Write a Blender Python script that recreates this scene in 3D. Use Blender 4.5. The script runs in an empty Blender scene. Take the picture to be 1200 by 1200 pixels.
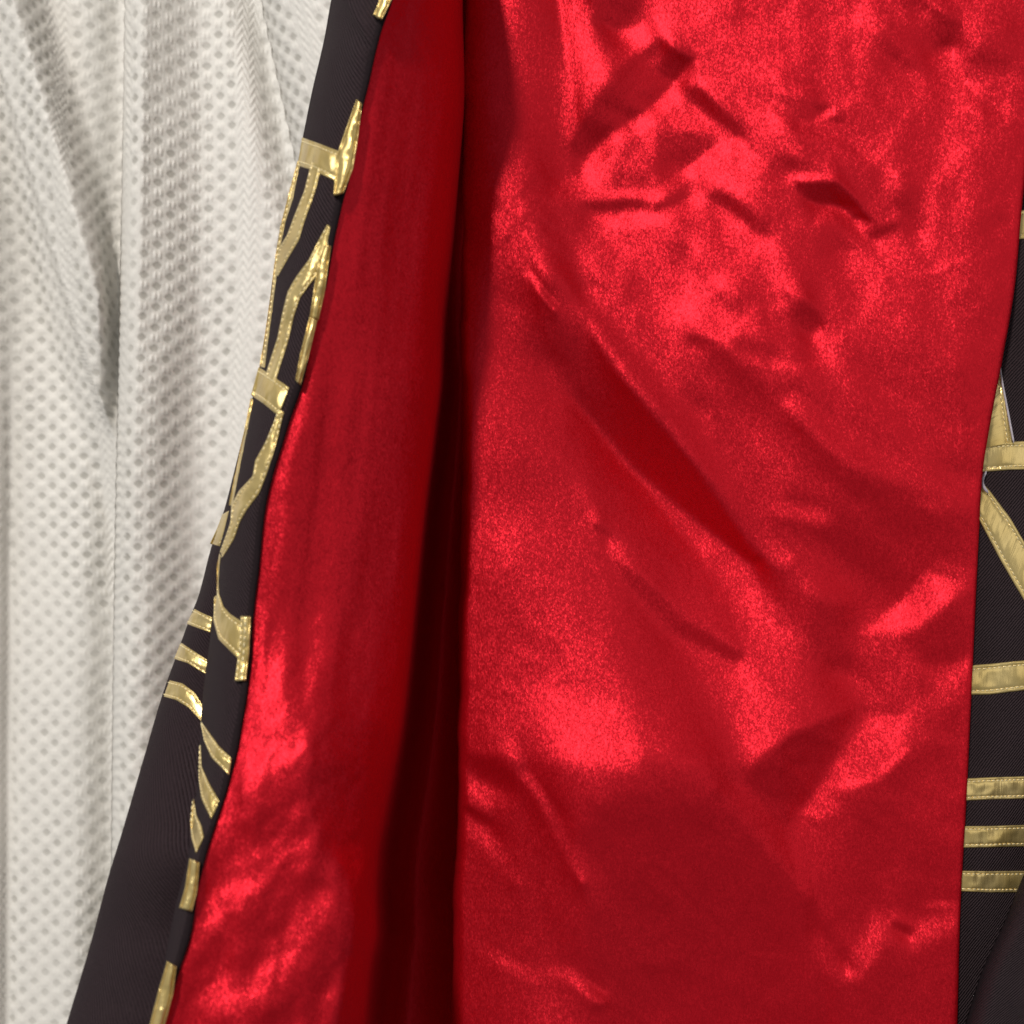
import bpy, math, random
import numpy as np
from mathutils import Vector

random.seed(7); rng = np.random.default_rng(7)
scene = bpy.context.scene
col = scene.collection

# ------------------------------------------------------------------ camera
FOV = math.radians(48.0)
K = 2 * math.tan(FOV / 2) / 1200.0            # metres per reference pixel at one metre
cam_d = bpy.data.cameras.new('camera'); cam = bpy.data.objects.new('camera', cam_d); col.objects.link(cam)
cam.location = (0, 0, 1.25); cam.rotation_euler = (math.radians(90), 0, 0)
cam_d.sensor_width = 36; cam_d.lens = 18 / math.tan(FOV / 2)
cam_d.clip_start = 0.01; cam_d.clip_end = 50
cam_d.dof.use_dof = True; cam_d.dof.focus_distance = 0.515; cam_d.dof.aperture_fstop = 11.5
scene.camera = cam

# ------------------------------------------------------------------ light
w = bpy.data.worlds.new('World'); scene.world = w; w.use_nodes = True
bg = w.node_tree.nodes['Background']; bg.inputs[0].default_value = (0.96, 0.98, 1.0, 1); bg.inputs[1].default_value = 0.22
AZ, EL = math.radians(20), math.radians(40)    # direct light falls in from the upper left, behind the photographer
LDIR = np.array([-math.sin(AZ) * math.cos(EL), -math.cos(AZ) * math.cos(EL), math.sin(EL)])
def lamp(name, loc, target, size, power, color):
    d = bpy.data.lights.new(name, 'AREA'); d.shape = 'DISK'; d.size = size; d.energy = power; d.color = color
    o = bpy.data.objects.new(name, d); col.objects.link(o); o.location = loc
    o.rotation_euler = (Vector(target) - Vector(loc)).to_track_quat('-Z', 'Y').to_euler(); return o
TGT = Vector((0, 0.48, 1.25))
lamp('low_sun_lamp', TGT + Vector(LDIR) * 5.0, TGT, 0.34, 230, (1.0, 0.94, 0.87))
lamp('soft_fill_left', TGT + Vector((-2.2, -1.9, 1.6)), TGT, 1.5, 30, (0.95, 0.97, 1.0))  # large unseen soft lamp, added to give the ambient light a direction
lamp('lining_fill', TGT + Vector((1.9, -1.5, 0.2)), TGT, 1.6, 4.5, (1.0, 0.95, 0.9))  # weak unseen fill, added from the right to brighten the flap's shaded lining
lamp('window_behind_curtain', (-0.2, 2.4, 1.5), (-0.2, 0.7, 1.25), 1.6, 15, (1.0, 0.97, 0.92))
scene.view_settings.view_transform = 'Standard'; scene.view_settings.look = 'None'
scene.view_settings.exposure = 0.0; scene.view_settings.gamma = 1.0

# ------------------------------------------------------------------ helpers
def at(px, py, D):
    px = np.asarray(px, float); py = np.asarray(py, float); D = np.asarray(D, float)
    return np.stack(np.broadcast_arrays((px - 600) * K * D, D, 1.25 - (py - 600) * K * D), -1)

def curve(pts):
    """smooth monotone-ish interpolation through (y, value) pairs"""
    p = np.array(pts, float); X, Y = p[:, 0], p[:, 1]
    m = np.zeros(len(X)); d = np.diff(Y) / np.diff(X)
    m[1:-1] = np.where(d[:-1] * d[1:] > 0, 2 * d[:-1] * d[1:] / (d[:-1] + d[1:] + 1e-12 * np.sign(d[1:])), 0)
    m[0], m[-1] = d[0], d[-1]
    def f(x):
        x = np.asarray(x, float); i = np.clip(np.searchsorted(X, x) - 1, 0, len(X) - 2)
        h = X[i + 1] - X[i]; t = (x - X[i]) / h
        out = ((2*t**3 - 3*t**2 + 1) * Y[i] + (t**3 - 2*t**2 + t) * h * m[i] + (-2*t**3 + 3*t**2) * Y[i+1] + (t**3 - t**2) * h * m[i+1])
        out = np.where(x < X[0], Y[0] + (x - X[0]) * d[0], out)
        return np.where(x > X[-1], Y[-1] + (x - X[-1]) * d[-1], out)
    return f

def vnoise(u, v, seed=0, octaves=3, gain=0.5):
    out = np.zeros(np.broadcast(u, v).shape); a = 1.0
    for o in range(octaves):
        T = np.random.default_rng(seed * 31 + o).uniform(-1, 1, (64, 64))
        x = u * 2**o; y = v * 2**o
        i = np.floor(x).astype(int); j = np.floor(y).astype(int); fx = x - i; fy = y - j
        fx = fx*fx*fx*(fx*(fx*6-15)+10); fy = fy*fy*fy*(fy*(fy*6-15)+10)
        g = lambda a_, b_: T[a_ % 64, b_ % 64]
        out += a * ((g(i, j)*(1-fx) + g(i+1, j)*fx)*(1-fy) + (g(i, j+1)*(1-fx) + g(i+1, j+1)*fx)*fy); a *= gain
    return out

def sstep(a, b, x):
    t = np.clip((x - a) / (b - a), 0, 1); return t*t*(3 - 2*t)

def mesh_obj(name, V, F, mat, parent=None, smooth=True, attrs=None, uv=None):
    V = np.asarray(V, np.float32).reshape(-1, 3); F = np.asarray(F, np.int32)
    me = bpy.data.meshes.new(name); n = F.shape[1]
    me.vertices.add(len(V)); me.vertices.foreach_set('co', V.ravel())
    me.loops.add(F.size); me.loops.foreach_set('vertex_index', F.ravel())
    me.polygons.add(len(F)); me.polygons.foreach_set('loop_start', np.arange(len(F), dtype=np.int32) * n)
    if smooth: me.polygons.foreach_set('use_smooth', np.ones(len(F), bool))
    for k, a in (attrs or {}).items():
        at_ = me.attributes.new(k, 'FLOAT', 'POINT'); at_.data.foreach_set('value', np.asarray(a, np.float32).ravel())
    if uv is not None:
        l = me.uv_layers.new(name='UVMap'); l.data.foreach_set('uv', np.asarray(uv, np.float32).reshape(-1, 2)[F.ravel()].ravel())
    me.update(calc_edges=True); me.validate()
    me.materials.append(mat)
    o = bpy.data.objects.new(name, me); col.objects.link(o)
    if parent: o.parent = parent; o.matrix_parent_inverse = parent.matrix_world.inverted()
    return o

def grid_faces(r, c, off=0, closed=False):
    i = np.arange(r - 1)[:, None]; j = np.arange(c if closed else c - 1)[None, :]
    a = i*c + j; b = i*c + (j + 1) % c
    return np.stack([a, a + c, b + c, b], -1).reshape(-1, 4) + off

def arc_uv(P):
    """cloth coordinates in metres: length along each row and down each column"""
    du = np.concatenate([np.zeros((P.shape[0], 1)), np.cumsum(np.linalg.norm(np.diff(P, axis=1), axis=2), 1)], 1)
    return np.stack([du, P[..., 2]], -1)

def tag(o, label, cat, group=None):
    o['label'] = label; o['category'] = cat
    if group: o['group'] = group

# ------------------------------------------------------------------ materials
def new_mat(name):
    m = bpy.data.materials.new(name); m.use_nodes = True
    nt = m.node_tree; nt.nodes.clear()
    out = nt.nodes.new('ShaderNodeOutputMaterial')
    return m, nt, out
def N(nt, t, **kw):
    n = nt.nodes.new(t)
    for k, v in kw.items():
        if k in n.inputs: n.inputs[k].default_value = v
        else: setattr(n, k, v)
    return n
def ramp(nt, fac, stops):
    r = nt.nodes.new('ShaderNodeValToRGB'); e = r.color_ramp.elements
    while len(e) < len(stops): e.new(0.5)
    for k, (p, c) in enumerate(stops): e[k].position = p; e[k].color = (*c, 1) if len(c) == 3 else c
    nt.links.new(fac, r.inputs[0]); return r

def satin_mat():
    m, nt, out = new_mat('red_satin'); L = nt.links.new
    tc = N(nt, 'ShaderNodeTexCoord')
    mp = N(nt, 'ShaderNodeMapping'); L(tc.outputs['Object'], mp.inputs[0]); mp.inputs['Rotation'].default_value = (0, 0.5, 0); mp.inputs['Scale'].default_value = (1.25, 1.0, 0.70)
    geo = N(nt, 'ShaderNodeNewGeometry')
    # float threads: every fleck of the weave leans a little its own way
    acc = geo.outputs['Normal']
    for sc_, k in ((2000.0, 0.125), (1150.0, 0.055), (300.0, 0.02)):
        vo = N(nt, 'ShaderNodeTexVoronoi', Scale=sc_); L(mp.outputs[0], vo.inputs['Vector'])
        sb = N(nt, 'ShaderNodeVectorMath', operation='SUBTRACT'); L(vo.outputs['Color'], sb.inputs[0]); sb.inputs[1].default_value = (0.5, 0.5, 0.5)
        ml = N(nt, 'ShaderNodeVectorMath', operation='SCALE'); L(sb.outputs[0], ml.inputs[0]); ml.inputs['Scale'].default_value = k * 2
        ad = N(nt, 'ShaderNodeVectorMath', operation='ADD'); L(acc, ad.inputs[0]); L(ml.outputs[0], ad.inputs[1]); acc = ad.outputs[0]
    nm = N(nt, 'ShaderNodeVectorMath', operation='NORMALIZE'); L(acc, nm.inputs[0])
    n2 = N(nt, 'ShaderNodeTexNoise', Scale=300.0, Detail=3.0, Roughness=0.6); L(mp.outputs[0], n2.inputs[0])
    b2 = N(nt, 'ShaderNodeBump', Strength=0.14, Distance=0.0010); L(n2.outputs[0], b2.inputs['Height']); L(nm.outputs[0], b2.inputs['Normal'])
    n3 = N(nt, 'ShaderNodeTexNoise', Scale=14.0, Detail=3.0); L(tc.outputs['Object'], n3.inputs[0])
    cr = ramp(nt, n3.outputs[0], [(0.3, (0.34, 0.0010, 0.0050)), (0.7, (0.40, 0.0014, 0.0066))])
    df = N(nt, 'ShaderNodeBsdfDiffuse', Roughness=0.3); L(cr.outputs[0], df.inputs['Color']); L(b2.outputs[0], df.inputs['Normal'])
    gl = N(nt, 'ShaderNodeBsdfAnisotropic', Roughness=0.52, Color=(0.76, 0.027, 0.045, 1)); L(b2.outputs[0], gl.inputs['Normal'])
    p = N(nt, 'ShaderNodeMixShader'); p.inputs[0].default_value = 0.62; L(df.outputs[0], p.inputs[1]); L(gl.outputs[0], p.inputs[2])
    t = N(nt, 'ShaderNodeBsdfTranslucent', Color=(0.35, 0.002, 0.008, 1))
    mx = N(nt, 'ShaderNodeMixShader'); mx.inputs[0].default_value = 0.06
    L(p.outputs[0], mx.inputs[1]); L(t.outputs[0], mx.inputs[2]); L(mx.outputs[0], out.inputs[0]); return m

def twill_mat(name, rot, c0, c1):
    m, nt, out = new_mat(name); L = nt.links.new
    uv = N(nt, 'ShaderNodeUVMap', uv_map='UVMap')
    mp = N(nt, 'ShaderNodeMapping'); L(uv.outputs[0], mp.inputs[0]); mp.inputs['Rotation'].default_value = (0, 0, rot)
    wv = N(nt, 'ShaderNodeTexWave', Scale=290.0, Distortion=1.0, Detail=2.0, wave_type='BANDS'); wv.inputs['Detail Scale'].default_value = 3.0
    L(mp.outputs[0], wv.inputs[0])
    nz = N(nt, 'ShaderNodeTexNoise', Scale=1300.0, Detail=2.0); L(uv.outputs[0], nz.inputs[0])
    nb = N(nt, 'ShaderNodeTexNoise', Scale=35.0, Detail=4.0); L(uv.outputs[0], nb.inputs[0])
    ad = N(nt, 'ShaderNodeMath', operation='MULTIPLY_ADD'); L(nz.outputs[0], ad.inputs[0]); ad.inputs[1].default_value = 0.8; L(wv.outputs[0], ad.inputs[2])
    b = N(nt, 'ShaderNodeBump', Strength=0.9, Distance=0.0005); L(ad.outputs[0], b.inputs['Height'])
    b2 = N(nt, 'ShaderNodeBump', Strength=0.35, Distance=0.003); L(nb.outputs[0], b2.inputs['Height']); L(b.outputs[0], b2.inputs['Normal'])
    cr = ramp(nt, ad.outputs[0], [(0.2, c0), (1.3 / 1.8, c1)])
    p = N(nt, 'ShaderNodeBsdfPrincipled', Roughness=0.72); p.inputs['Specular IOR Level'].default_value = 0.16
    p.inputs['Sheen Weight'].default_value = 0.0; p.inputs['Sheen Roughness'].default_value = 0.5
    L(cr.outputs[0], p.inputs['Base Color']); L(b2.outputs[0], p.inputs['Normal']); L(p.outputs[0], out.inputs[0]); return m

def gold_mat():
    m, nt, out = new_mat('gold_foil'); L = nt.links.new
    uv = N(nt, 'ShaderNodeUVMap', uv_map='UVMap')
    mp = N(nt, 'ShaderNodeMapping'); L(uv.outputs[0], mp.inputs[0]); mp.inputs['Scale'].default_value = (1.0, 0.12, 1)
    n1 = N(nt, 'ShaderNodeTexNoise', Scale=420.0, Detail=3.0, Roughness=0.6); L(mp.outputs[0], n1.inputs[0])
    n2 = N(nt, 'ShaderNodeTexNoise', Scale=60.0, Detail=2.0); L(uv.outputs[0], n2.inputs[0])
    b = N(nt, 'ShaderNodeBump', Strength=0.5, Distance=0.0006); L(n1.outputs[0], b.inputs['Height'])
    b2 = N(nt, 'ShaderNodeBump', Strength=0.7, Distance=0.006); L(n2.outputs[0], b2.inputs['Height']); L(b.outputs[0], b2.inputs['Normal'])
    cr = ramp(nt, n2.outputs[0], [(0.3, (0.66, 0.48, 0.165)), (0.7, (0.80, 0.62, 0.27))])
    p = N(nt, 'ShaderNodeBsdfPrincipled', Metallic=0.70, Roughness=0.30)
    L(cr.outputs[0], p.inputs['Base Color']); L(b2.outputs[0], p.inputs['Normal']); L(p.outputs[0], out.inputs[0]); return m

def simple_mat(name, c, rough=0.6, metal=0.0, spec=0.4):
    m, nt, out = new_mat(name); L = nt.links.new
    tc = N(nt, 'ShaderNodeTexCoord'); n1 = N(nt, 'ShaderNodeTexNoise', Scale=900.0, Detail=2.0); L(tc.outputs['Object'], n1.inputs[0])
    cr = ramp(nt, n1.outputs[0], [(0.3, tuple(x * 0.85 for x in c)), (0.7, tuple(min(1, x * 1.12) for x in c))])
    b = N(nt, 'ShaderNodeBump', Strength=0.4, Distance=0.0004); L(n1.outputs[0], b.inputs['Height'])
    p = N(nt, 'ShaderNodeBsdfPrincipled', Metallic=metal, Roughness=rough); p.inputs['Specular IOR Level'].default_value = spec
    L(cr.outputs[0], p.inputs['Base Color']); L(b.outputs[0], p.inputs['Normal']); L(p.outputs[0], out.inputs[0]); return m

def curtain_mat():
    m, nt, out = new_mat('white_jacquard'); L = nt.links.new
    uv = N(nt, 'ShaderNodeUVMap', uv_map='UVMap')
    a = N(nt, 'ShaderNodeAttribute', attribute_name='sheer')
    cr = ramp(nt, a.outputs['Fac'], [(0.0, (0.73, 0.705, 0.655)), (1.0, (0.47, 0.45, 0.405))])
    mp = N(nt, 'ShaderNodeMapping'); L(uv.outputs[0], mp.inputs[0]); mp.inputs['Scale'].default_value = (1.0, 0.35, 1)
    n1 = N(nt, 'ShaderNodeTexNoise', Scale=900.0, Detail=2.0); L(mp.outputs[0], n1.inputs[0])
    n2 = N(nt, 'ShaderNodeTexNoise', Scale=260.0, Detail=3.0); L(uv.outputs[0], n2.inputs[0])
    b = N(nt, 'ShaderNodeBump', Strength=0.4, Distance=0.0006); L(n1.outputs[0], b.inputs['Height'])
    b2 = N(nt, 'ShaderNodeBump', Strength=0.3, Distance=0.001); L(n2.outputs[0], b2.inputs['Height']); L(b.outputs[0], b2.inputs['Normal'])
    p = N(nt, 'ShaderNodeBsdfPrincipled', Roughness=0.55); p.inputs['Specular IOR Level'].default_value = 0.35
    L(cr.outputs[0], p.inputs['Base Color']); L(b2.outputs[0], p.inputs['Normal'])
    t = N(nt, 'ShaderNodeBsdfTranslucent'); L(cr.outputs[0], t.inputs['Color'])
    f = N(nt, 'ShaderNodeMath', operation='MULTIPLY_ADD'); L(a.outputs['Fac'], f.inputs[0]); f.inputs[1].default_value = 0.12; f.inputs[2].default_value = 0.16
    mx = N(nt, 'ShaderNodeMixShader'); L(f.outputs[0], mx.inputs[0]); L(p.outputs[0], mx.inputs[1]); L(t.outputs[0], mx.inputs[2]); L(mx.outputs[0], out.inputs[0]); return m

M_RED = satin_mat()
M_BLACK = twill_mat('black_twill', 0.75, (0.0075, 0.0043, 0.0054), (0.0265, 0.0152, 0.0182))
M_GOLD = gold_mat()
M_THREAD = simple_mat('gold_thread', (0.86, 0.74, 0.44), 0.40, 0.4)
M_BIND = simple_mat('black_binding', (0.014, 0.009, 0.0105), 0.9, 0, 0.08)
M_PALE = simple_mat('pale_backing', (0.42, 0.39, 0.44), 0.7, 0, 0.2)
M_CURT = curtain_mat()

# ================================================================== CURTAIN
x_A = curve([(-300, 148), (0, 146), (200, 143), (400, 139), (600, 135), (800, 132), (1000, 130), (1200, 128), (1500, 125)])
x_B = curve([(-300, -150), (-100, -52), (0, -22), (80, 2), (170, 28), (290, 62), (410, 98), (470, 118), (520, 136), (700, 190), (1500, 440)])
x_C = curve([(-300, 236), (0, 305), (60, 318), (120, 331), (180, 344), (260, 362), (500, 415), (1500, 600)])
def curtain():
    ys = np.concatenate([np.arange(-260, -12, 8.0), np.arange(-12, 1212, 1.7), np.arange(1212, 1480, 8.0)])[:, None]
    sect = []
    # left layer, running on behind pleat A
    f = np.concatenate([np.linspace(0, 0.53, 50, endpoint=False), np.linspace(0.53, 1, 150)])[None, :]
    px = -420 + (x_A(ys) + 40 + 420) * f
    d = px - x_B(ys)
    ridge = (0.42 * sstep(-8, 1, d) + 0.58 * sstep(-2, 40, d)) * (1 - sstep(34, 84, d))
    ridge = ridge * sstep(4, -26, px - x_A(ys)); D = 0.683 - 0.027 * ridge
    D = D + 0.011 * np.sin((px + 0.02 * ys) / 40.0 + 0.9) * sstep(0, -40, d)            # soft vertical folds left of the diagonal one
    D = D + 0.005 * np.exp(-((px - 12 + 0.006 * (ys - 700)) / 9.0)**2) * sstep(330, 620, ys)
    D = D + 0.00017 * (px + 30) * sstep(4, -40, d) * sstep(-160, -60, px) + 0.006 * np.sin(px / 75.0 + ys / 300.0)
    D = D + 0.010 * np.exp(-((px - x_A(ys) + 2) / 26.0)**2)
    sect.append((px, D)); Dl = D[:, -1:]
    # tuck under pleat A
    f = np.linspace(0, 1, 8)[None, 1:-1]
    sect.append((x_A(ys) + 40 - 36 * f, Dl + (0.680 - Dl) * f))
    # pleat A
    t = np.linspace(0, 1, 175)[None, :]; wd = x_C(ys) + 30 - x_A(ys)
    px = x_A(ys) + wd * t; q = px - x_A(ys)
    D = 0.656 + 0.026 * (1 - np.sqrt(1 - (1 - np.clip(q / 27, 0, 1))**2 + 1e-6))
    D = D + 0.022 * sstep(22, 95, q) - 0.013 * sstep(95, 160, q) + 0.003 * np.sin(q / 21.0 + ys / 420.0) * sstep(10, 40, q)
    D = D + 0.016 * np.exp(-((px - x_C(ys) + 4) / 26.0)**2)
    sect.append((px, D)); Dl = D[:, -1:]
    f = np.linspace(0, 1, 8)[None, 1:-1]
    sect.append((x_C(ys) + 30 - 27 * f, Dl + (0.675 - Dl) * f))
    # pleat C, running on behind the robe
    f = np.concatenate([np.linspace(0, 0.075, 60, endpoint=False), np.linspace(0.075, 1, 90)])[None, :]
    px = x_C(ys) + (1620 - x_C(ys)) * f; q = px - x_C(ys)
    D = 0.652 + 0.024 * (1 - np.sqrt(1 - (1 - np.clip(q / 30, 0, 1))**2 + 1e-6)) + 0.012 * np.sin(q / 45.0) * sstep(40, 120, q)
    D = D - 0.024 * sstep(5, 95, q) + 0.05 * sstep(95, 190, q)
    sect.append((px, D))
    px = np.concatenate([np.broadcast_to(s[0], (len(ys), s[0].shape[1])) for s in sect], 1)
    D = np.concatenate([np.broadcast_to(s[1], (len(ys), s[1].shape[1])) for s in sect], 1)
    D = D + 0.0012 * vnoise(px / 60, ys / 150 + 0 * px, 3, 2)
    P = at(px, np.broadcast_to(ys, px.shape), D)
    # cloth coordinates; the woven pattern follows the cloth
    uv = arc_uv(P); k0 = 0
    for li, s_ in enumerate(sect):
        k1 = k0 + s_[0].shape[1]; uv[:, k0:k1, 0] += 0.31 * li - uv[:, k0:k0+1, 0].copy(); k0 = k1
    ref = np.argmin(np.abs(ys[:, 0] - 600))
    U = uv[..., 0]; Vv = uv[..., 1]
    pu, pv = 0.0074, 0.0120
    ci = np.floor(U / pu).astype(int); fu = U / pu - ci - 0.5
    cyc = ci % 11
    chev = (cyc == 8) | (cyc == 9)
    v = Vv / pv + 0.5 * (ci % 2)
    fv = v - np.floor(v) - 0.5
    r2 = (np.abs(fu) / 0.42)**1.5 + (np.abs(fv) / 0.22)**1.2
    dent = 1 - sstep(0.65, 1.05, r2)
    fv2 = np.abs(fv) - 0.5                                      # bars between the dents
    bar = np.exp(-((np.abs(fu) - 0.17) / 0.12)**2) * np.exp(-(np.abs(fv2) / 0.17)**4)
    rib = np.exp(-((np.abs(fu) - 0.5) / 0.10)**2)
    hgt = -0.00060 * dent + 0.00125 * bar + 0.00016 * rib
    cv = Vv / (pv * 0.5) + 1.15 * np.abs(fu) * 2
    hgt = np.where(chev, 0.00052 * np.cos(2 * np.pi * cv) * (1 - 0.6 * np.exp(-((np.abs(fu) - 0.5) / 0.08)**2)), hgt)
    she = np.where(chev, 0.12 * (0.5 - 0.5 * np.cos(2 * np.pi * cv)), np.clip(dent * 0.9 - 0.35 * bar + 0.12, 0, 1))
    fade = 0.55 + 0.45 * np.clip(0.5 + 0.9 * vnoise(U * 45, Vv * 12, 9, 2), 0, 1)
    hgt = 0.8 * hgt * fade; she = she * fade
    tx = np.gradient(P, axis=1); ty = np.gradient(P, axis=0)
    n = np.cross(tx, ty); n /= np.linalg.norm(n, axis=2, keepdims=True) + 1e-12
    if n[len(ys)//2, 20, 1] > 0: n = -n
    P = P + n * hgt[..., None]
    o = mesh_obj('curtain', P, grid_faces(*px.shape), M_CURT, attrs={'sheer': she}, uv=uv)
    tag(o, 'white dot-weave curtain hanging in loose vertical pleats behind the robe', 'curtain')
curtain()

# ================================================================== ROBE
robe = bpy.data.objects.new('robe', None); col.objects.link(robe); robe.location = (0.05, 0.47, 0.95); robe.empty_display_size = 0.1
bpy.context.view_layer.update()
tag(robe, 'open black twill robe trimmed in gold tape with red satin lining', 'robe')

x_e = curve([(-200, 520), (0, 460), (35, 446), (100, 430), (140, 421), (210, 409), (240, 400), (290, 390), (340, 380), (400, 365), (460, 350), (510, 335), (560, 318), (620, 308), (680, 301),
             (730, 297), (800, 291), (850, 283), (890, 274), (950, 257), (1000, 240), (1030, 233), (1090, 222), (1130, 211), (1170, 200), (1200, 190), (1400, 135)])
D_e = curve([(-200, 0.405), (0, 0.402), (400, 0.400), (700, 0.398), (1050, 0.378), (1200, 0.373), (1400, 0.370)])
x_s = curve([(-200, 430), (0, 388), (45, 380), (110, 365), (160, 355), (195, 348), (250, 334), (300, 323), (360, 315), (430, 304), (470, 295), (510, 285), (550, 275), (600, 262), (640, 248),
             (700, 232), (720, 224), (770, 206), (815, 190), (890, 168), (985, 140), (1020, 129), (1110, 105), (1200, 78), (1400, 20)])
x_b = curve([(-200, 431), (0, 389), (45, 381), (110, 366), (160, 356), (195, 349), (250, 335), (300, 324), (360, 316), (430, 305), (470, 296), (510, 286), (550, 277), (590, 270), (620, 263), (650, 256),
             (690, 254), (725, 249), (770, 243), (810, 238), (850, 235), (900, 233), (950, 227), (1000, 221), (1060, 206), (1200, 178), (1400, 124)])
D_b = lambda y: D_e(y) + np.minimum(0.040, 0.0006 * (x_e(y) - x_b(y)) + 0.006)

def shell_near(px, py):
    s = np.clip((x_e(py) - 2 - px) / np.maximum(x_e(py) - 2 - x_b(py), 1), 0, 0.992)
    return D_e(py) + (D_b(py) - D_e(py)) * (1 - np.sqrt(1 - s**2)) + ripple(px, py)
def ripple(px, py):
    r = 0.0011 * vnoise(px / 42, py / 70, 21, 2)
    # crease running in from the top edge
    xl = 395 + (py + 10) * 0.62
    return r - 0.0030 * np.exp(-np.clip(px - xl, 0, None) / 18.0) * sstep(-6, 3, px - xl) * sstep(95, 10, py)
def shell_far(px, py):
    x0 = x_b(py) + 12; s = np.clip((x0 - px) / np.maximum(x0 - x_s(py), 1), 0, 0.995)
    return D_b(py) + 0.010 + 0.022 * (1 - np.sqrt(1 - s**3)) + 0.0008 * vnoise(px / 60, py / 90, 25, 2)

def shell_left():
    ys = np.arange(-180, 1380, 5.0)[:, None]
    t = np.linspace(0, 1, 60)[None, :]
    xe = x_e(ys) - 2
    px1 = xe - (xe - x_b(ys)) * np.sin(t * np.pi / 2); D1 = shell_near(px1, ys) + (t > 0.999) * 0.002
    f = np.linspace(0, 1, 6)[None, 1:-1]
    px2 = x_b(ys) + 12 * f; D2 = D1[:, -1:] + (shell_far(x_b(ys) + 12, ys) - D1[:, -1:]) * f
    t = np.linspace(0, 1, 70)[None, :]; x0 = x_b(ys) + 12
    px3 = x0 - (x0 - x_s(ys)) * np.sin(t * np.pi / 2); D3 = shell_far(px3, ys)
    f = np.linspace(0, 1, 9)[None, 1:]
    px4 = x_s(ys) + 70 * f**2; D4 = D3[:, -1:] + 0.055 * f
    px = np.concatenate([px1, px2, px3, px4], 1); D = np.concatenate([D1, D2, D3, D4], 1)
    P = at(px, np.broadcast_to(ys, px.shape), D)
    mesh_obj('shell_panel', P, grid_faces(*px.shape), M_BLACK, robe, uv=arc_uv(P))
shell_left()

def tube(name, pts, rad, mat, parent, seg=10, flat=1.0, bumpy=0.0, seed=0):
    """pts: (n,3) path; rad: radius or list; closed round ends"""
    pts = np.asarray(pts, float)
    L = np.concatenate([[0], np.cumsum(np.linalg.norm(np.diff(pts, axis=0), axis=1))])
    n = max(4, int(L[-1] / 0.0012) + 2); s = np.linspace(0, L[-1], n)
    C = np.stack([np.interp(s, L, pts[:, k]) for k in range(3)], 1)
    for _ in range(3): C[1:-1] = 0.25 * C[:-2] + 0.5 * C[1:-1] + 0.25 * C[2:]
    R = np.interp(s / L[-1], np.linspace(0, 1, np.size(rad)), np.atleast_1d(rad)) if np.size(rad) > 1 else np.full(n, float(rad))
    endr = np.clip(np.minimum(s, L[-1] - s) / (R + 1e-9), 0, 1); R = R * np.sqrt(1 - (1 - endr)**2 * 0.96)
    T = np.gradient(C, axis=0); T /= np.linalg.norm(T, axis=1, keepdims=True)
    up = np.array([0, 1.0, 0]); A = np.cross(T, up); A /= np.linalg.norm(A, axis=1, keepdims=True); B = np.cross(T, A)
    th = np.linspace(0, 2 * np.pi, seg, endpoint=False)
    RR = R[:, None] * (1 + bumpy * vnoise(s[:, None] / 0.0035, th[None, :] * 0.8 + 0 * s[:, None], seed + 50, 2))
    P = C[:, None] + A[:, None] * (np.cos(th)[None, :, None] * RR[..., None]) + B[:, None] * (np.sin(th)[None, :, None] * RR[..., None] * flat)
    uv = np.stack(np.broadcast_arrays(th[None, :] * 0.003, s[:, None]), -1)
    F = grid_faces(n, seg, closed=True)
    return mesh_obj(name, P, F, mat, parent, uv=uv)

ys = np.arange(-180, 1380, 6.0)
tube('edge_binding', at(x_e(ys) - 3 + 1.2 * vnoise(ys / 55, ys * 0, 5, 2), ys, D_e(ys) - 0.0002), 0.0012 + 0.00025 * vnoise(ys / 70, ys * 0 + 3.3, 6, 2), M_BIND, robe, flat=0.8)

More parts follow.
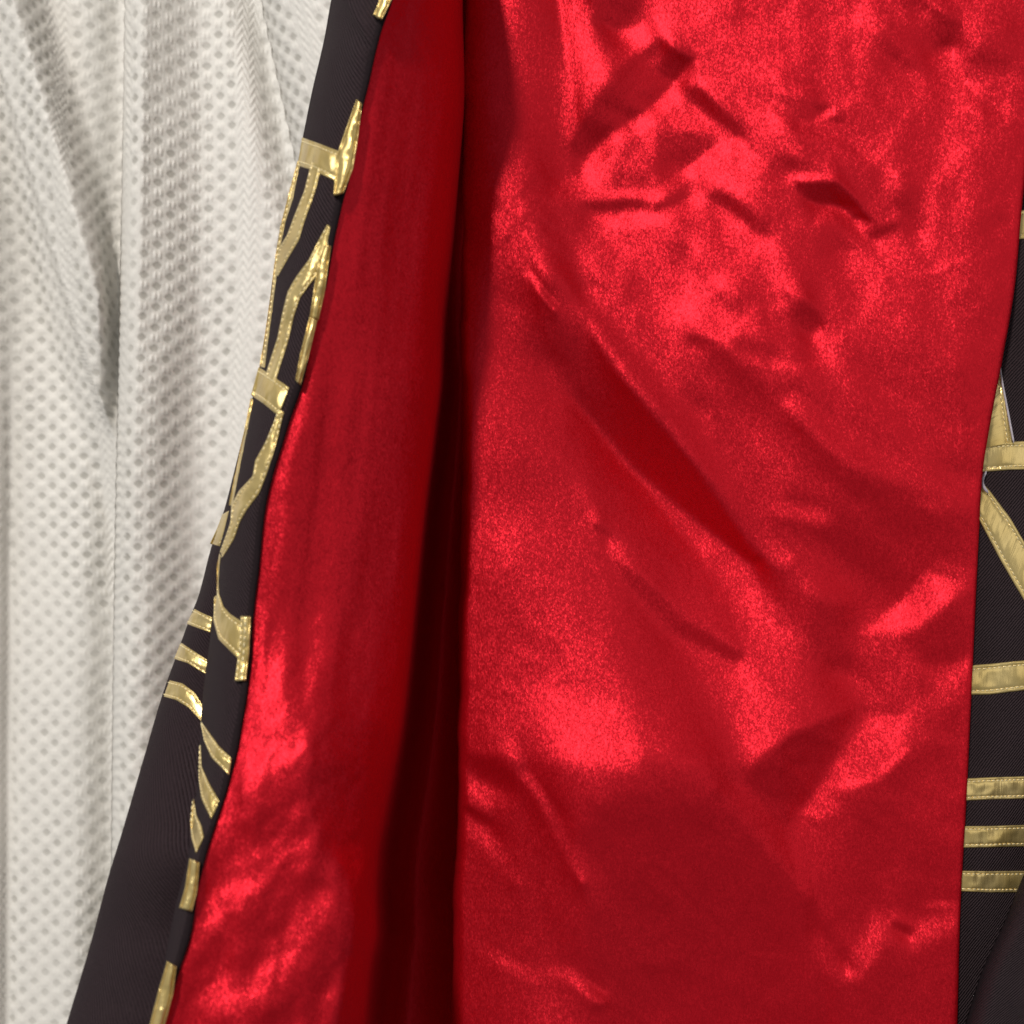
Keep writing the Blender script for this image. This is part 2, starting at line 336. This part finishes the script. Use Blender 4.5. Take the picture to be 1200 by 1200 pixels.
# ------------------------------------------------------------------ gold tapes
def resample(p, n):
    p = np.asarray(p, float); L = np.concatenate([[0], np.cumsum(np.linalg.norm(np.diff(p, axis=0), axis=1))])
    # smooth a little through the corners
    s = np.linspace(0, L[-1], n); q = np.stack([np.interp(s, L, p[:, 0]), np.interp(s, L, p[:, 1])], 1)
    for _ in range(max(1, n // 40)): q[1:-1] = 0.25 * q[:-2] + 0.5 * q[1:-1] + 0.25 * q[2:]
    return q
tape_i = 0
def tape(A, B, Df, stitch=(0.14, 0.86), lift=0.0007, label=None):
    """A and B: the two long edges of a strip, reference pixels; Df: depth of the cloth below"""
    global tape_i; tape_i += 1
    ln = max(np.sum(np.linalg.norm(np.diff(np.array(A, float), axis=0), axis=1)), 10)
    n = int(ln / 1.6) + 8
    a = resample(A, n)[:, None]; b = resample(B, n)[:, None]
    v = np.array([0, 0, .05, .10, .14, .18, .28, .4, .5, .6, .72, .82, .86, .90, .95, 1, 1])
    off = np.array([-1.2, .35, 0.9, .7, .25, .75, 1.05, 1.15, 1.2, 1.15, 1.05, .75, .25, .7, .9, .35, -1.2]) * lift
    q = a + (b - a) * v[None, :, None]
    e = np.minimum(np.arange(n), np.arange(n)[::-1])[:, None]
    o2 = np.where(e == 0, -1.2 * lift, off[None, :])
    g = np.arange(n)[:, None]
    o2 = o2 + (0.00012 * vnoise(g / 4.5 + tape_i * 7.7, v[None, :] * 2.2, 70 + tape_i, 2)) * (e > 0)
    D = Df(q[..., 0], q[..., 1]) - o2
    P = at(q[..., 0], q[..., 1], D)
    L = np.concatenate([[0], np.cumsum(np.linalg.norm(np.diff(P[:, 8], axis=0), axis=1))])
    uv = np.stack([np.broadcast_to(L[:, None], P.shape[:2]) + tape_i * 0.37, np.broadcast_to(v[None] * 0.010, P.shape[:2])], -1)
    o = mesh_obj('gold_tape', P, grid_faces(n, len(v)), M_GOLD, robe, uv=uv)
    # stitching: one dash after another along both edges
    V = []; F = []
    for sv in stitch:
        j = int(np.argmin(np.abs(v - sv)))
        line = P[:, j] + (P[:, j] * 0 + np.array([0, -0.00022, 0]))
        LL = np.concatenate([[0], np.cumsum(np.linalg.norm(np.diff(line, axis=0), axis=1))])
        s = 0.0006
        while s + 0.0016 < LL[-1]:
            dl = random.uniform(0.0014, 0.0020)
            p0 = np.array([np.interp(s, LL, line[:, k]) for k in range(3)]); p1 = np.array([np.interp(min(s + dl, LL[-1]), LL, line[:, k]) for k in range(3)])
            t = p1 - p0; tl = np.linalg.norm(t)
            if tl > 3e-4:
                t /= tl; x = np.cross(t, [0, 1, 0]); x /= np.linalg.norm(x) + 1e-9; y = np.cross(t, x); r = 0.00024
                base = len(V)
                V += [p0] + [p0 + (p1 - p0) * k + (x * math.cos(q_) + y * math.sin(q_)) * r for k in (.18, .82) for q_ in np.arange(6) * math.pi / 3] + [p1]
                for q_ in range(6):
                    w_ = (q_ + 1) % 6
                    F += [(base, base + 1 + q_, base + 1 + w_, base + 1 + w_), (base + 1 + q_, base + 7 + q_, base + 7 + w_, base + 1 + w_), (base + 13, base + 7 + w_, base + 7 + q_, base + 7 + q_)]
            s += dl + random.uniform(0.0004, 0.0007)
    if F:
        me = bpy.data.meshes.new('stitching'); me.from_pydata([tuple(p) for p in V], [], [tuple(dict.fromkeys(f)) for f in F])
        me.polygons.foreach_set('use_smooth', [True] * len(me.polygons)); me.materials.append(M_THREAD)
        s_ = bpy.data.objects.new('stitching', me); col.objects.link(s_); s_.parent = o
        s_['kind'] = 'stuff'
    return o

NE, FA = shell_near, shell_far
# band across the cuff and the tapes that hang from it
tape([(354, 161), (376, 169), (402, 179)], [(349, 194), (368, 200), (394, 213)], NE)
tape([(349, 188), (346, 198), (337, 232), (328, 268), (323, 298), (318, 340), (310, 395), (304, 430)], [(354, 189), (350, 199), (343, 234), (334, 262), (327, 296), (322, 340), (315, 392), (310, 432)], NE, (0.5,), 0.0006)
tape([(365, 188), (362, 201), (357, 222), (346, 250), (336, 276), (327, 290), (321, 318)], [(377, 192), (374, 206), (369, 226), (358, 256), (350, 282), (338, 302), (325, 325)], NE)
tape([(384, 262), (372, 284), (362, 304), (346, 326), (337, 342), (331, 366), (325, 396), (313, 433), (311, 441)], [(390, 268), (384, 292), (372, 322), (360, 338), (351, 350), (344, 372), (337, 402), (325, 440), (322, 450)], NE)
tape([(303, 430), (320, 441), (340, 455)], [(294, 463), (309, 473), (327, 488)], NE)
tape([(326, 478), (323, 489), (311, 518), (299, 540), (296, 558), (280, 575), (271, 592), (270, 612), (263, 632), (258, 646)], [(333, 482), (330, 494), (324, 520), (314, 552), (304, 578), (290, 596), (281, 612), (274, 632), (266, 645), (260, 654)], NE)
tape([(294, 466), (287, 500), (279, 540), (272, 572), (268, 592)], [(297, 468), (290, 502), (282, 542), (276, 574), (272, 594)], NE, (), 0.0004)
tape([(261, 602), (254, 620), (246, 637)], [(271, 596), (267, 622), (257, 641)], FA, (0.86,))
tape([(257, 648), (254, 664), (254, 682), (254, 700)], [(259, 650), (257, 664), (256, 682), (257, 700)], NE, (), 0.0005)
tape([(256, 694), (262, 711), (270, 720), (286, 730)], [(251, 700), (250, 727), (256, 749), (284, 777)], NE)
tape([(227, 713), (236, 718), (250, 724)], [(219, 731), (232, 736), (248, 742)], FA)
tape([(212, 753), (224, 761), (244, 774)], [(204, 772), (220, 777), (244, 792)], FA)
tape([(198, 797), (214, 801), (228, 811), (241, 832)], [(191, 816), (206, 820), (222, 830), (240, 850)], FA)
tape([(236, 846), (246, 860), (257, 875), (272, 889)], [(236, 848), (239, 868), (248, 888), (269, 909)], NE)
tape([(235, 872), (236, 898), (245, 918), (258, 940)], [(234, 874), (233, 915), (236, 936), (248, 961)], NE)
tape([(227, 936), (230, 955), (236, 968), (239, 982)], [(226, 938), (223, 962), (224, 982), (230, 1001)], NE)

def ED(px, py):
    return D_e(py) - 0.0019 + 0.0016 * np.clip((px - x_e(py) + 5) / 11.0, -1.6, 1.6)**2
tape([(449, -20), (443, 5), (437, 18)], [(466, -20), (459, 0), (447, 24)], ED, (), 0.0016)
tape([(418, 116), (402, 160), (393, 186), (391, 230)], [(424, 121), (420, 160), (414, 198), (402, 227)], ED, (), 0.0016)
tape([(381, 285), (374, 302), (369, 330), (363, 372)], [(388, 288), (385, 310), (381, 340), (373, 376)], ED, (), 0.0015)
tape([(363, 370), (352, 414), (346, 446)], [(372, 374), (363, 412), (352, 452)], ED, (), 0.0014)
tape([(282, 722), (280, 760), (275, 798)], [(294, 722), (292, 765), (288, 798)], ED, (0.14, 0.5))
tape([(222, 1006), (217, 1040), (210, 1064)], [(234, 1010), (231, 1045), (225, 1069)], ED, (), 0.0016)
tape([(196, 1126), (186, 1160), (165, 1240)], [(207, 1132), (203, 1165), (183, 1240)], ED, (), 0.0016)

def pale(p, D, r=0.00030):
    p = np.array(p, float); return tube('tape_backing', at(p[:, 0], p[:, 1], D(p[:, 1]) if callable(D) else D), r, M_PALE, robe, 8)
pe = lambda y: D_e(y) - 0.0016

# ------------------------------------------------------------------ red lining
x_f = curve([(-200, 545), (0, 537), (100, 540), (200, 533), (280, 525), (390, 514), (440, 513), (500, 507), (600, 495), (700, 485), (800, 475), (850, 469), (900, 460), (950, 450), (1000, 441), (1050, 438), (1090, 439), (1130, 432), (1200, 425), (1400, 405)])
x_l = curve([(-200, 545), (0, 544), (400, 541), (560, 543), (620, 541), (680, 539), (800, 537), (900, 537), (960, 535), (1020, 533), (1080, 530), (1200, 528), (1400, 524)])
x_r = curve([(-200, 1262), (0, 1226), (150, 1208), (250, 1197), (330, 1190), (420, 1175), (500, 1160), (560, 1151), (650, 1146), (780, 1140), (930, 1133), (1080, 1125), (1200, 1122), (1400, 1112)])
w_lit = curve([(-200, 4), (0, 4), (300, 6), (400, 14), (560, 22), (700, 26), (780, 40), (860, 62), (930, 84), (980, 120), (1030, 170), (1100, 190), (1200, 200), (1400, 220)])
D_f = curve([(-200, 0.466), (0, 0.466), (300, 0.462), (600, 0.452), (900, 0.450), (1000, 0.440), (1200, 0.432), (1400, 0.43)])
DP = 0.486

# light/dark plan of the creases, turned into a height field below
GS = 2.4
gx = np.arange(500, 1290, GS); gy = np.arange(-180, 1390, GS)
GX, GY = np.meshgrid(gx, gy)
b = np.full(GX.shape, 0.45)
def seg_dist(p):
    p = np.array(p, float); best = np.full(GX.shape, 1e9); tt = np.zeros(GX.shape)
    L = np.concatenate([[0], np.cumsum(np.linalg.norm(np.diff(p, axis=0), axis=1))])
    for k in range(len(p) - 1):
        a, c = p[k], p[k+1]; d = c - a; l2 = d @ d
        t = np.clip(((GX - a[0]) * d[0] + (GY - a[1]) * d[1]) / l2, 0, 1)
        dd = np.hypot(GX - a[0] - t * d[0], GY - a[1] - t * d[1]); m_ = dd < best
        best = np.where(m_, dd, best); tt = np.where(m_, (L[k] + t * math.sqrt(l2)) / L[-1], tt)
    return best, tt
def line(p, wd, val, soft=0.85, k=1.0):
    global b
    if np.max(wd) <= 17: val = 0.5 + (val - 0.5) * (1.2 if val > 0.5 else 0.85); wd = np.atleast_1d(wd) * (1.0 if val > 0.5 else 1.3)
    d, t = seg_dist(p); ww = np.interp(t, np.linspace(0, 1, np.size(wd)), np.atleast_1d(wd)) / 2
    al = k * (1 - sstep(ww * (1 - soft), ww * (1 + soft) + 2, d)); b = b + (val - b) * al
def poly(p, val, soft=10.0, k=1.0):
    global b
    d, _ = seg_dist(p + [p[0]]); ins = np.zeros(GX.shape, bool); n = len(p)
    for i in range(n):
        (x1, y1), (x2, y2) = p[i], p[(i + 1) % n]
        c = ((y1 > GY) != (y2 > GY)) & (GX < (x2 - x1) * (GY - y1) / (y2 - y1 + 1e-9) + x1); ins ^= c
    sd = np.where(ins, -d, d); al = k * (1 - sstep(-soft, soft, sd)); b = b + (val - b) * al
b += 0.08 * vnoise(GX / 70, GY / 70, 40, 2)
# big areas first
poly([(800, -60), (1185, -60), (1170, 330), (1080, 400), (900, 430), (800, 300)], .68, 40)
poly([(700, 260), (900, 250), (900, 430), (780, 440)], .66, 30)
poly([(548, 430), (660, 440), (780, 640), (900, 700), (900, 880), (548, 880)], .72, 35)
poly([(640, 950), (760, 900), (880, 920), (940, 1060), (955, 1390), (620, 1390)], .02, 60)
poly([(540, 900), (640, 930), (700, 1250), (535, 1250)], .48, 25)
poly([(950, 1060), (1130, 1040), (1125, 1390), (960, 1390)], .42, 18)
line([(600, -150), (604, 150), (612, 330)], [90, 90, 60], .22, .5, .8)
line([(636, -150), (642, 150), (646, 400)], 44, .16, .9)
# top left
poly([(642, -80), (690, -60), (700, 25), (722, 42), (745, 55), (690, 112), (678, 126), (664, 62)], .86, 7)
poly([(684, -80), (745, -60), (760, 25), (722, 38), (698, 25)], .10, 7)
poly([(750, -80), (850, -80), (860, 50), (800, 62), (768, 30)], .80, 9)
poly([(770, 42), (815, 70), (790, 105), (750, 140), (700, 190), (680, 206), (664, 172), (690, 127), (738, 72)], .08, 6)
line([(816, 74), (792, 110), (760, 140), (722, 163), (702, 190), (682, 222), (660, 224)], [8, 14, 14, 16, 26, 22], .95)
poly([(768, 150), (836, 155), (840, 176), (800, 206), (772, 198)], .20, 8)
line([(828, 96), (872, 132)], 24, .85)
line([(812, 110), (862, 150)], 15, .12)
line([(690, 229), (770, 229), (800, 208), (840, 178), (862, 169), (892, 194)], 9, .95)
line([(688, 243), (748, 240)], 12, .12); line([(764, 252), (800, 231)], 10, .12)
line([(698, 262), (780, 256), (822, 236), (850, 212)], 14, .88)
poly([(836, 208), (890, 212), (892, 245), (850, 228)], .78, 8)
line([(838, 231), (866, 243), (894, 268)], 15, .12)
line([(700, 268), (722, 312), (752, 352), (800, 372)], 30, .82)
line([(800, 292), (826, 318)], 34, .42)
line([(858, 286), (880, 330)], 34, .86)
line([(845, 348), (866, 356)], 22, .25)
# top right
poly([(1048, -60), (1092, 2), (1125, 25), (1121, 52), (1086, 66), (1068, 38)], .22, 8)
line([(1034, 52), (1060, 74)], 20, .28); line([(1152, 70), (1190, 80)], 22, .18)
poly([(914, 110), (946, 114), (986, 130), (988, 143), (930, 141)], .10, 6)
line([(904, 124), (930, 151), (976, 163), (1000, 176), (1018, 194)], 9, .95)
line([(920, 190), (960, 200)], 18, .35)
line([(928, 208), (985, 206), (1006, 229)], 7, .92)
poly([(930, 214), (984, 212), (1004, 236), (1021, 258), (1000, 256), (985, 242), (960, 240), (944, 235)], .02, 4)
line([(955, 262), (970, 248), (986, 256), (1002, 276), (1022, 286), (1038, 274), (1052, 248)], 9, .95)
poly([(962, 264), (985, 264), (1000, 290), (965, 300)], .35, 8)
line([(1024, 276), (1046, 266)], 9, .2); line([(1062, 232), (1070, 262)], 16, .22)
line([(1094, 215), (1132, 168)], 16, .85); line([(1090, 236), (1092, 252)], 18, .85); line([(1120, 252), (1138, 262)], 16, .75)
poly([(924, 344), (950, 350), (967, 376), (946, 397), (929, 381)], .10, 6)
line([(880, 318), (904, 342)], 22, .8); line([(968, 350), (978, 385)], 16, .8)
line([(1036, 300), (1078, 350), (1116, 410)], 32, .78)
line([(1160, 60), (1172, 300), (1150, 480)], 50, .38, .8, .7)
# the long diagonal trough and its flanks
line([(650, 340), (700, 450), (760, 520), (830, 590), (884, 648)], [38, 62, 70, 52, 22], .02, .45)
line([(690, 345), (712, 400), (764, 460), (804, 520), (852, 588), (900, 645), (918, 656)], [16, 26, 26, 24, 20, 16], .86, .9)
line([(560, 470), (640, 480), (682, 542), (722, 552), (780, 620), (822, 662)], [30, 24, 18, 18, 16, 14], .85)
line([(600, 560), (650, 580)], 60, .6)
line([(600, 700), (640, 780), (700, 830)], [70, 90, 60], .48, .9)
line([(704, 618), (750, 680), (792, 732), (862, 768)], [10, 22, 30, 16], .24, .95)
line([(722, 612), (790, 650), (832, 690), (880, 760)], [12, 16, 22, 16], .88)
poly([(780, 700), (900, 700), (990, 800), (990, 850), (880, 900), (760, 870)], .84, 25)
line([(820, 392), (850, 400), (862, 416), (930, 432), (974, 420), (986, 388)], 9, .88)
line([(872, 402), (900, 412)], 16, .22); line([(816, 398), (834, 404)], 12, .2); line([(905, 382), (930, 410)], 10, .85)
line([(700, 395), (758, 450), (800, 510), (848, 582), (886, 636)], [30, 48, 46, 36, 20], .88, .6)
line([(560, 440), (650, 500), (706, 560), (780, 630)], [40, 50, 46, 24], .84, .7, .8)
line([(650, 350), (700, 450), (760, 520), (830, 590), (884, 648)], [34, 58, 64, 48, 20], -.05, .4)
line([(704, 618), (750, 680), (792, 732), (862, 768)], [8, 20, 28, 14], .16, .95)
line([(720, 640), (760, 668), (806, 704)], 18, .72)
line([(960, 140), (1010, 110), (1040, 120)], 8, .85); line([(1000, 60), (1012, 100), (1040, 130)], 9, .8); line([(930, 60), (940, 100)], 12, .75)
line([(1130, 100), (1150, 130), (1180, 140)], 9, .8); line([(870, 190), (905, 215), (930, 210)], 9, .85)
# right middle
line([(848, 425), (930, 490), (1000, 560), (1050, 620)], [40, 60, 70, 50], .14)
line([(940, 600), (1000, 642), (1060, 690)], [50, 80, 60], .10)
line([(975, 415), (1050, 490), (1090, 545)], [22, 28, 12], .68)
line([(930, 470), (1000, 530), (1062, 552), (1142, 578)], [20, 26, 24, 26], .70)
line([(818, 500), (860, 580), (892, 640), (916, 656)], [36, 26, 22, 10], .82)
line([(900, 592), (962, 606)], 14, .5)
poly([(1078, 600), (1146, 600), (1144, 664), (1090, 650)], .2, 12)
poly([(1008, 742), (1060, 702), (1088, 668), (1128, 688), (1092, 722), (1058, 742)], .86, 8)
poly([(1062, 748), (1100, 722), (1140, 690), (1140, 780), (1080, 778)], .14, 9)
poly([(948, 700), (1010, 700), (1000, 750), (1010, 790), (960, 790)], .08, 14)
line([(1112, 800), (1138, 780)], 22, .65)
# lower right
poly([(1006, 826), (930, 858), (890, 890), (868, 922), (880, 950), (926, 972), (962, 910), (1000, 842)], .10, 7)
poly([(938, 952), (970, 908), (1014, 838), (1062, 838), (1056, 890), (1020, 915), (986, 930), (986, 950), (960, 962)], .84, 6)
line([(975, 922), (1030, 912), (1060, 880)], 7, .95)
poly([(1000, 940), (1062, 890), (1130, 820), (1128, 1040), (1000, 1050)], .30, 14)
line([(868, 925), (908, 988), (932, 1012), (942, 1040)], [26, 24, 22, 8], .66)
line([(946, 1060), (952, 1110), (962, 1210)], 9, .02)
line([(976, 1110), (986, 1124)], 38, .95)
line([(972, 1085), (1000, 1150)], 10, .1)
line([(1000, 1140), (1034, 1084), (1072, 1096), (1122, 1078)], [20, 28, 30, 24], 1.05)
line([(1052, 1084), (1062, 1090)], 8, .05); line([(1088, 1060), (1124, 1060)], 7, .8)
line([(1085, 1150), (1090, 1200)], 22, .42)
# lower left
poly([(550, 820), (640, 800), (760, 830), (740, 900), (620, 880), (560, 880)], .66, 18)
line([(548, 892), (600, 910), (640, 960), (682, 1050)], [18, 26, 36, 34], .14)
line([(620, 908), (652, 962), (682, 1030)], [12, 13, 8], .78)
line([(548, 926), (590, 938)], 24, .78)
line([(538, 945), (572, 962)], 7, .0)
line([(546, 962), (590, 1002), (604, 1030)], [14, 22, 12], .72)
line([(570, 1118), (620, 1144), (662, 1140), (702, 1168)], 13, .66)
line([(620, 320), (650, 360)], 5, .7, k=.7)
rx = (GX * 0.80 + GY * 0.60); ry = (-GX * 0.60 + GY * 0.80)
rg = 1 - np.abs(vnoise(rx / 95, ry / 48, 44, 2)); cm = sstep(640, 740, GX) * sstep(470, 330, GY) + 0.7 * sstep(960, 1040, GX) * sstep(760, 860, GY)
b += cm * 0.17 * (np.clip(1 - np.abs(vnoise(GX / 74 + GY / 400, GY / 56, 47, 2)) * 1.5, 0, 1) - 0.45) * 1.2
b += 0.35 * (np.clip(rg - 0.80, 0, 1) / 0.2)**2 * (vnoise(GX / 130, GY / 130, 45, 1) * 0.5)
b += 0.035 * vnoise(GX / 26, GY / 26, 41, 2)
b = np.clip(b, -.35, 1.4)

# slope along the light needed for that brightness, integrated by least squares into cloth height
dirx, dirz = LDIR[0], LDIR[2]; dn = math.hypot(dirx, dirz); dirx /= dn; dirz /= dn
vx = -(GX - 600) * K; vz = (GY - 600) * K; vl = np.sqrt(vx**2 + vz**2 + 1)
hx = LDIR[0] + vx / vl; hy = -LDIR[1] + 1 / vl; hz = LDIR[2] + vz / vl
tH = (hx * dirx + hz * dirz) / hy
tilt = tH - np.interp(b, [-.35, 0, .15, .5, .85, 1, 1.4], [1.4, .98, .62, .29, .06, 0.0, -.22])
tilt -= tilt.mean()
pad = 160
g = np.pad(-tilt, pad, mode='reflect'); g = g - g.mean()
wx = np.hanning(2 * pad); taper = lambda n: np.concatenate([wx[:pad], np.ones(n), wx[pad:]])
g = g * taper(GX.shape[0])[:, None] * taper(GX.shape[1])[None, :]
cell = GS * K * DP
kx = 2 * np.pi * np.fft.fftfreq(g.shape[1], cell)[None, :]; kz = -2 * np.pi * np.fft.fftfreq(g.shape[0], cell)[:, None]
kd = kx * dirx + kz * dirz; kp = -kx * dirz + kz * dirx
H = np.real(np.fft.ifft2(np.conj(1j * kd) * np.fft.fft2(g) / (kd**2 + 0.08 * kp**2 + 9.0**2)))[pad:-pad, pad:-pad]
H -= H.mean()
# the hem hangs straight: take out the slow swing at both sides of the panel
def slow(v, n=61):
    k = np.hanning(n); return np.convolve(np.pad(v, n // 2, mode='edge'), k / k.sum(), 'valid')
jr = np.clip(((x_r(gy) - gx[0]) / GS).astype(int), 0, len(gx) - 1); jl = np.clip(((x_l(gy) - gx[0]) / GS).astype(int), 0, len(gx) - 1); ji = np.arange(len(gy))
er = slow(H[ji, jr]); el = slow(H[ji, jl])
H = H - er[:, None] * np.exp(-np.clip(x_r(gy)[:, None] - GX, 0, None) / 110.0) - el[:, None] * np.exp(-np.clip(GX - x_l(gy)[:, None], 0, None) / 110.0)
print('crease height mm', H.min() * 1000, H.max() * 1000)
def hfield(px, py):
    i = np.clip((px - gx[0]) / GS, 0, len(gx) - 1.001); j = np.clip((py - gy[0]) / GS, 0, len(gy) - 1.001)
    a = i.astype(int); c = j.astype(int); fx = i - a; fy = j - c
    return (H[c, a]*(1-fx) + H[c, a+1]*fx)*(1-fy) + (H[c+1, a]*(1-fx) + H[c+1, a+1]*fx)*fy

def lining():
    ys = np.arange(-170, 1370, GS)[:, None]
    xe, de, xf, df, xl = x_e(ys), D_e(ys), x_f(ys), D_f(ys), x_l(ys) + 1.6 * vnoise(ys / 45, 0 * ys, 91, 3)
    # rounded turn of the main panel at its left side, wide at the top and tight at the bottom
    R = 12 + 52 * (1 - sstep(150, 520, ys)); depth = 0.010 - 0.002 * (1 - sstep(200, 520, ys))
    # flap: edge -> lit strip -> turned-in wall -> limb
    t = np.linspace(0, 1, 40)[None, :]
    wl = np.minimum(w_lit(ys), (xf - xe) * 0.9)
    px1 = xe - 1 + (wl + 1) * t
    flat = sstep(880, 1050, ys)
    D1 = de + 0.0006 + (0.0015 + 0.012 * flat) * (0.5 * t + 0.5 * t**3)
    D1 = D1 - (0.0058 * t**0.9) * sstep(730, 880, ys) * (1 - 0.5 * flat)
    t = np.linspace(0, 1, 111)[None, 1:]
    sx = np.sin(t * np.pi / 2)**0.85
    px2 = xe + wl + (xf - xe - wl) * sx; Ds = D1[:, -1:]
    D2 = Ds + (df - Ds) * (0.75 * t + 0.25 * t**2)
    # sharp inner crease on the wall
    cr = 490 - 0.06 * ys; D2 = D2 - 0.0010 * sstep(-8, 8, px2 - cr) * sstep(420, 250, ys)
    px = np.concatenate([px1, px2], 1); D = np.concatenate([D1, D2], 1)
    kk = np.hanning(33); kk /= kk.sum()
    sm = lambda a: np.stack([np.convolve(np.pad(np.broadcast_to(a, px.shape)[k], 16, mode='reflect', reflect_type='odd'), kk, 'valid') for k in range(len(ys))])
    px, D = sm(px), sm(D)
    amp = 0.09 + 0.91 * sstep(650, 980, ys)
    q = (px - xe)
    wr = 0.0010 * vnoise((px + 0.45 * ys) / 62, (ys - 0.3 * px) / 88, 61, 2, 0.45) * amp + 0.0007 * vnoise((px + 0.3 * ys) / 24, ys / 38 + 0 * px, 62, 2) * amp
    wr = wr + 0.0010 * vnoise(px / 34 + ys / 300, ys / 260 + 0 * px, 63, 2)
    ph = (ys + 0.75 * q + 26 * vnoise(px / 50, ys / 70 + 0 * px, 64, 2)) / 165 * 2 * np.pi
    wr = wr + 0.0007 * np.sin(ph + 0.6) * sstep(800, 920, ys) * sstep(190, 120, q) + 0.0006 * np.sin(ph * 0.8 + q / 28) * sstep(960, 1040, ys)
    D = D + wr * sstep(0, 22, q) * (0.25 + 0.75 * sstep(0, 25, xf - px))
    # in behind the limb, down the dark gap, and forward again to the panel's left turn
    Dl = D[:, -1:]; x5 = xl; D5 = DP + depth
    f = np.linspace(0, 1, 26)[None, 1:-1]
    xm = xf + 3 + 13 * sstep(250, 520, ys) + 0.25 * np.clip(xl - xf, 0, None)
    px3 = (1-f)**2 * (xf + 1) + 2*f*(1-f) * (xf + 6) + f**2 * xm
    Dv = 0.498 + 0.082 * sstep(230, 620, ys)
    D3 = (1-f)**2 * Dl + 2*f*(1-f) * (Dl + 0.6 * (Dv - Dl)) + f**2 * Dv
    f = np.linspace(0, 1, 24)[None, 1:-1]
    xh = xl + 2 + (np.maximum(xl + 22, xm + 8) - xl - 2) * sstep(250, 520, ys)
    px4 = (1-f)**2 * xm + 2*f*(1-f) * (xh + 6) + f**2 * x5
    D4 = (1-f)**2 * Dv + 2*f*(1-f) * (Dv + 0.006) + f**2 * D5
    # main panel
    n = 275; t = np.linspace(0, 1, n)[None, :]
    px5 = xl + (x_r(ys) - xl) * (t ** 1.06)
    c = np.clip(1 - (px5 - xl) / R, 0, 1)
    D5f = DP + depth * (1 - np.sqrt(1 - c**2 + 1e-9)) - hfield(px5, np.broadcast_to(ys, px5.shape)) * sstep(0, 14, px5 - xl)
    c2 = np.clip(1 - (x_r(ys) - px5) / 7.0, 0, 1)
    D5f = D5f + 0.0016 * (1 - np.sqrt(1 - c2**2 + 1e-9))
    # small wobble, cut short at the hem
    f = np.linspace(0, 1, 5)[None, 1:]
    px6 = x_r(ys) - 14 * f; D6 = D5f[:, -1:] + 0.004 * f**0.5
    px = np.concatenate([px, px3, px4, px5, px6], 1); D = np.concatenate([D, D3, D4, D5f, D6], 1)
    P = at(px, np.broadcast_to(ys, px.shape), D)
    cum = np.cumsum(np.abs(np.diff(np.concatenate([px[:, :1], px], 1), axis=1)) * K * 0.45 + np.abs(np.diff(np.concatenate([D[:, :1], D], 1), axis=1)) * (np.arange(px.shape[1]) < 190), 1)
    ref = cum[len(ys)//2:len(ys)//2+1]
    n1 = px.shape[1] - 275 - 4
    us = np.where(np.arange(px.shape[1])[None, :] < n1, ref, 0.5 + px * K * DP)
    uvp = np.stack([us, np.broadcast_to(-ys * K * 0.47, px.shape)], -1)
    mesh_obj('lining', P, grid_faces(*px.shape), M_RED, robe, uv=uvp)
lining()

# ------------------------------------------------------------------ black panel right of the lining
def right_D(px, py):
    return 0.4955 + np.clip(px - 1110, 0, 160) * K * 0.49 * 0.16 + 0.0022 * np.sin((px - 1100) / 34.0 + py / 260.0) + 0.0012 * vnoise(px / 55, py / 80, 81, 2) + 0.012 * sstep(1250, 1420, px)
def right_panel():
    ys = np.arange(-170, 1370, 6.0)[:, None]; px = np.linspace(1095, 1460, 75)[None, :] + 0 * ys
    P = at(px, ys + 0 * px, right_D(px, ys + 0 * px))
    mesh_obj('shell_panel', P, grid_faces(*px.shape), M_BLACK, robe, uv=arc_uv(P))
    # fold of the same cloth coming forward at the bottom
    ys = np.arange(860, 1380, 5.0)[:, None]
    xd = curve([(860, 1298), (940, 1244), (1020, 1202), (1080, 1177), (1140, 1150), (1200, 1131), (1380, 1075)])(ys)
    t = np.linspace(0, 1, 60)[None, :]
    px = xd + (1480 - xd) * t**1.4; q = px - xd
    D = 0.478 + 0.018 * (1 - np.sqrt(1 - np.clip(1 - q / 26, 0, 1)**2 + 1e-9)) + 0.006 * sstep(20, 160, q) + 0.001 * vnoise(px / 50, ys / 60 + 0 * px, 83, 2) + 0.016 * sstep(960, 860, ys)
    P = at(px, ys + 0 * px, D)
    P = np.concatenate([at(xd + 25, ys, 0.502 + 0 * ys), at(xd + 5, ys, 0.497 + 0 * ys), P], 1)
    mesh_obj('shell_fold', P, grid_faces(*P.shape[:2]), M_BLACK, robe, uv=arc_uv(P))
right_panel()
RT = right_D
tape([(1172, 424), (1178, 462), (1187, 521)], [(1140, 470), (1140, 500), (1146, 527)], RT)
tape([(1140, 521), (1180, 518), (1290, 512)], [(1140, 554), (1180, 551), (1290, 547)], RT)
tape([(1146, 560), (1160, 575), (1184, 607), (1215, 660), (1260, 730)], [(1136, 590), (1150, 614), (1172, 656), (1205, 712), (1245, 780)], RT)
tape([(1120, 781), (1160, 778), (1200, 774), (1290, 768)], [(1120, 815), (1160, 814), (1200, 809), (1290, 803)], RT)
tape([(1115, 913), (1160, 911), (1290, 907)], [(1115, 939), (1160, 937), (1290, 934)], RT)
tape([(1112, 968), (1160, 968), (1290, 964)], [(1112, 994), (1160, 993), (1290, 990)], RT)
tape([(1108, 1020), (1160, 1021), (1260, 1020)], [(1108, 1044), (1160, 1046), (1260, 1046)], RT)
tape([(1180, 248), (1220, 244), (1290, 238)], [(1180, 281), (1220, 279), (1290, 272)], RT)
pale([(1178, 398), (1173, 412), (1171, 426), (1174, 446), (1181, 482), (1188, 519)], 0.4965, .00045)
pale([(1156, 552), (1151, 560), (1151, 569), (1158, 578)], 0.4965, .0007)
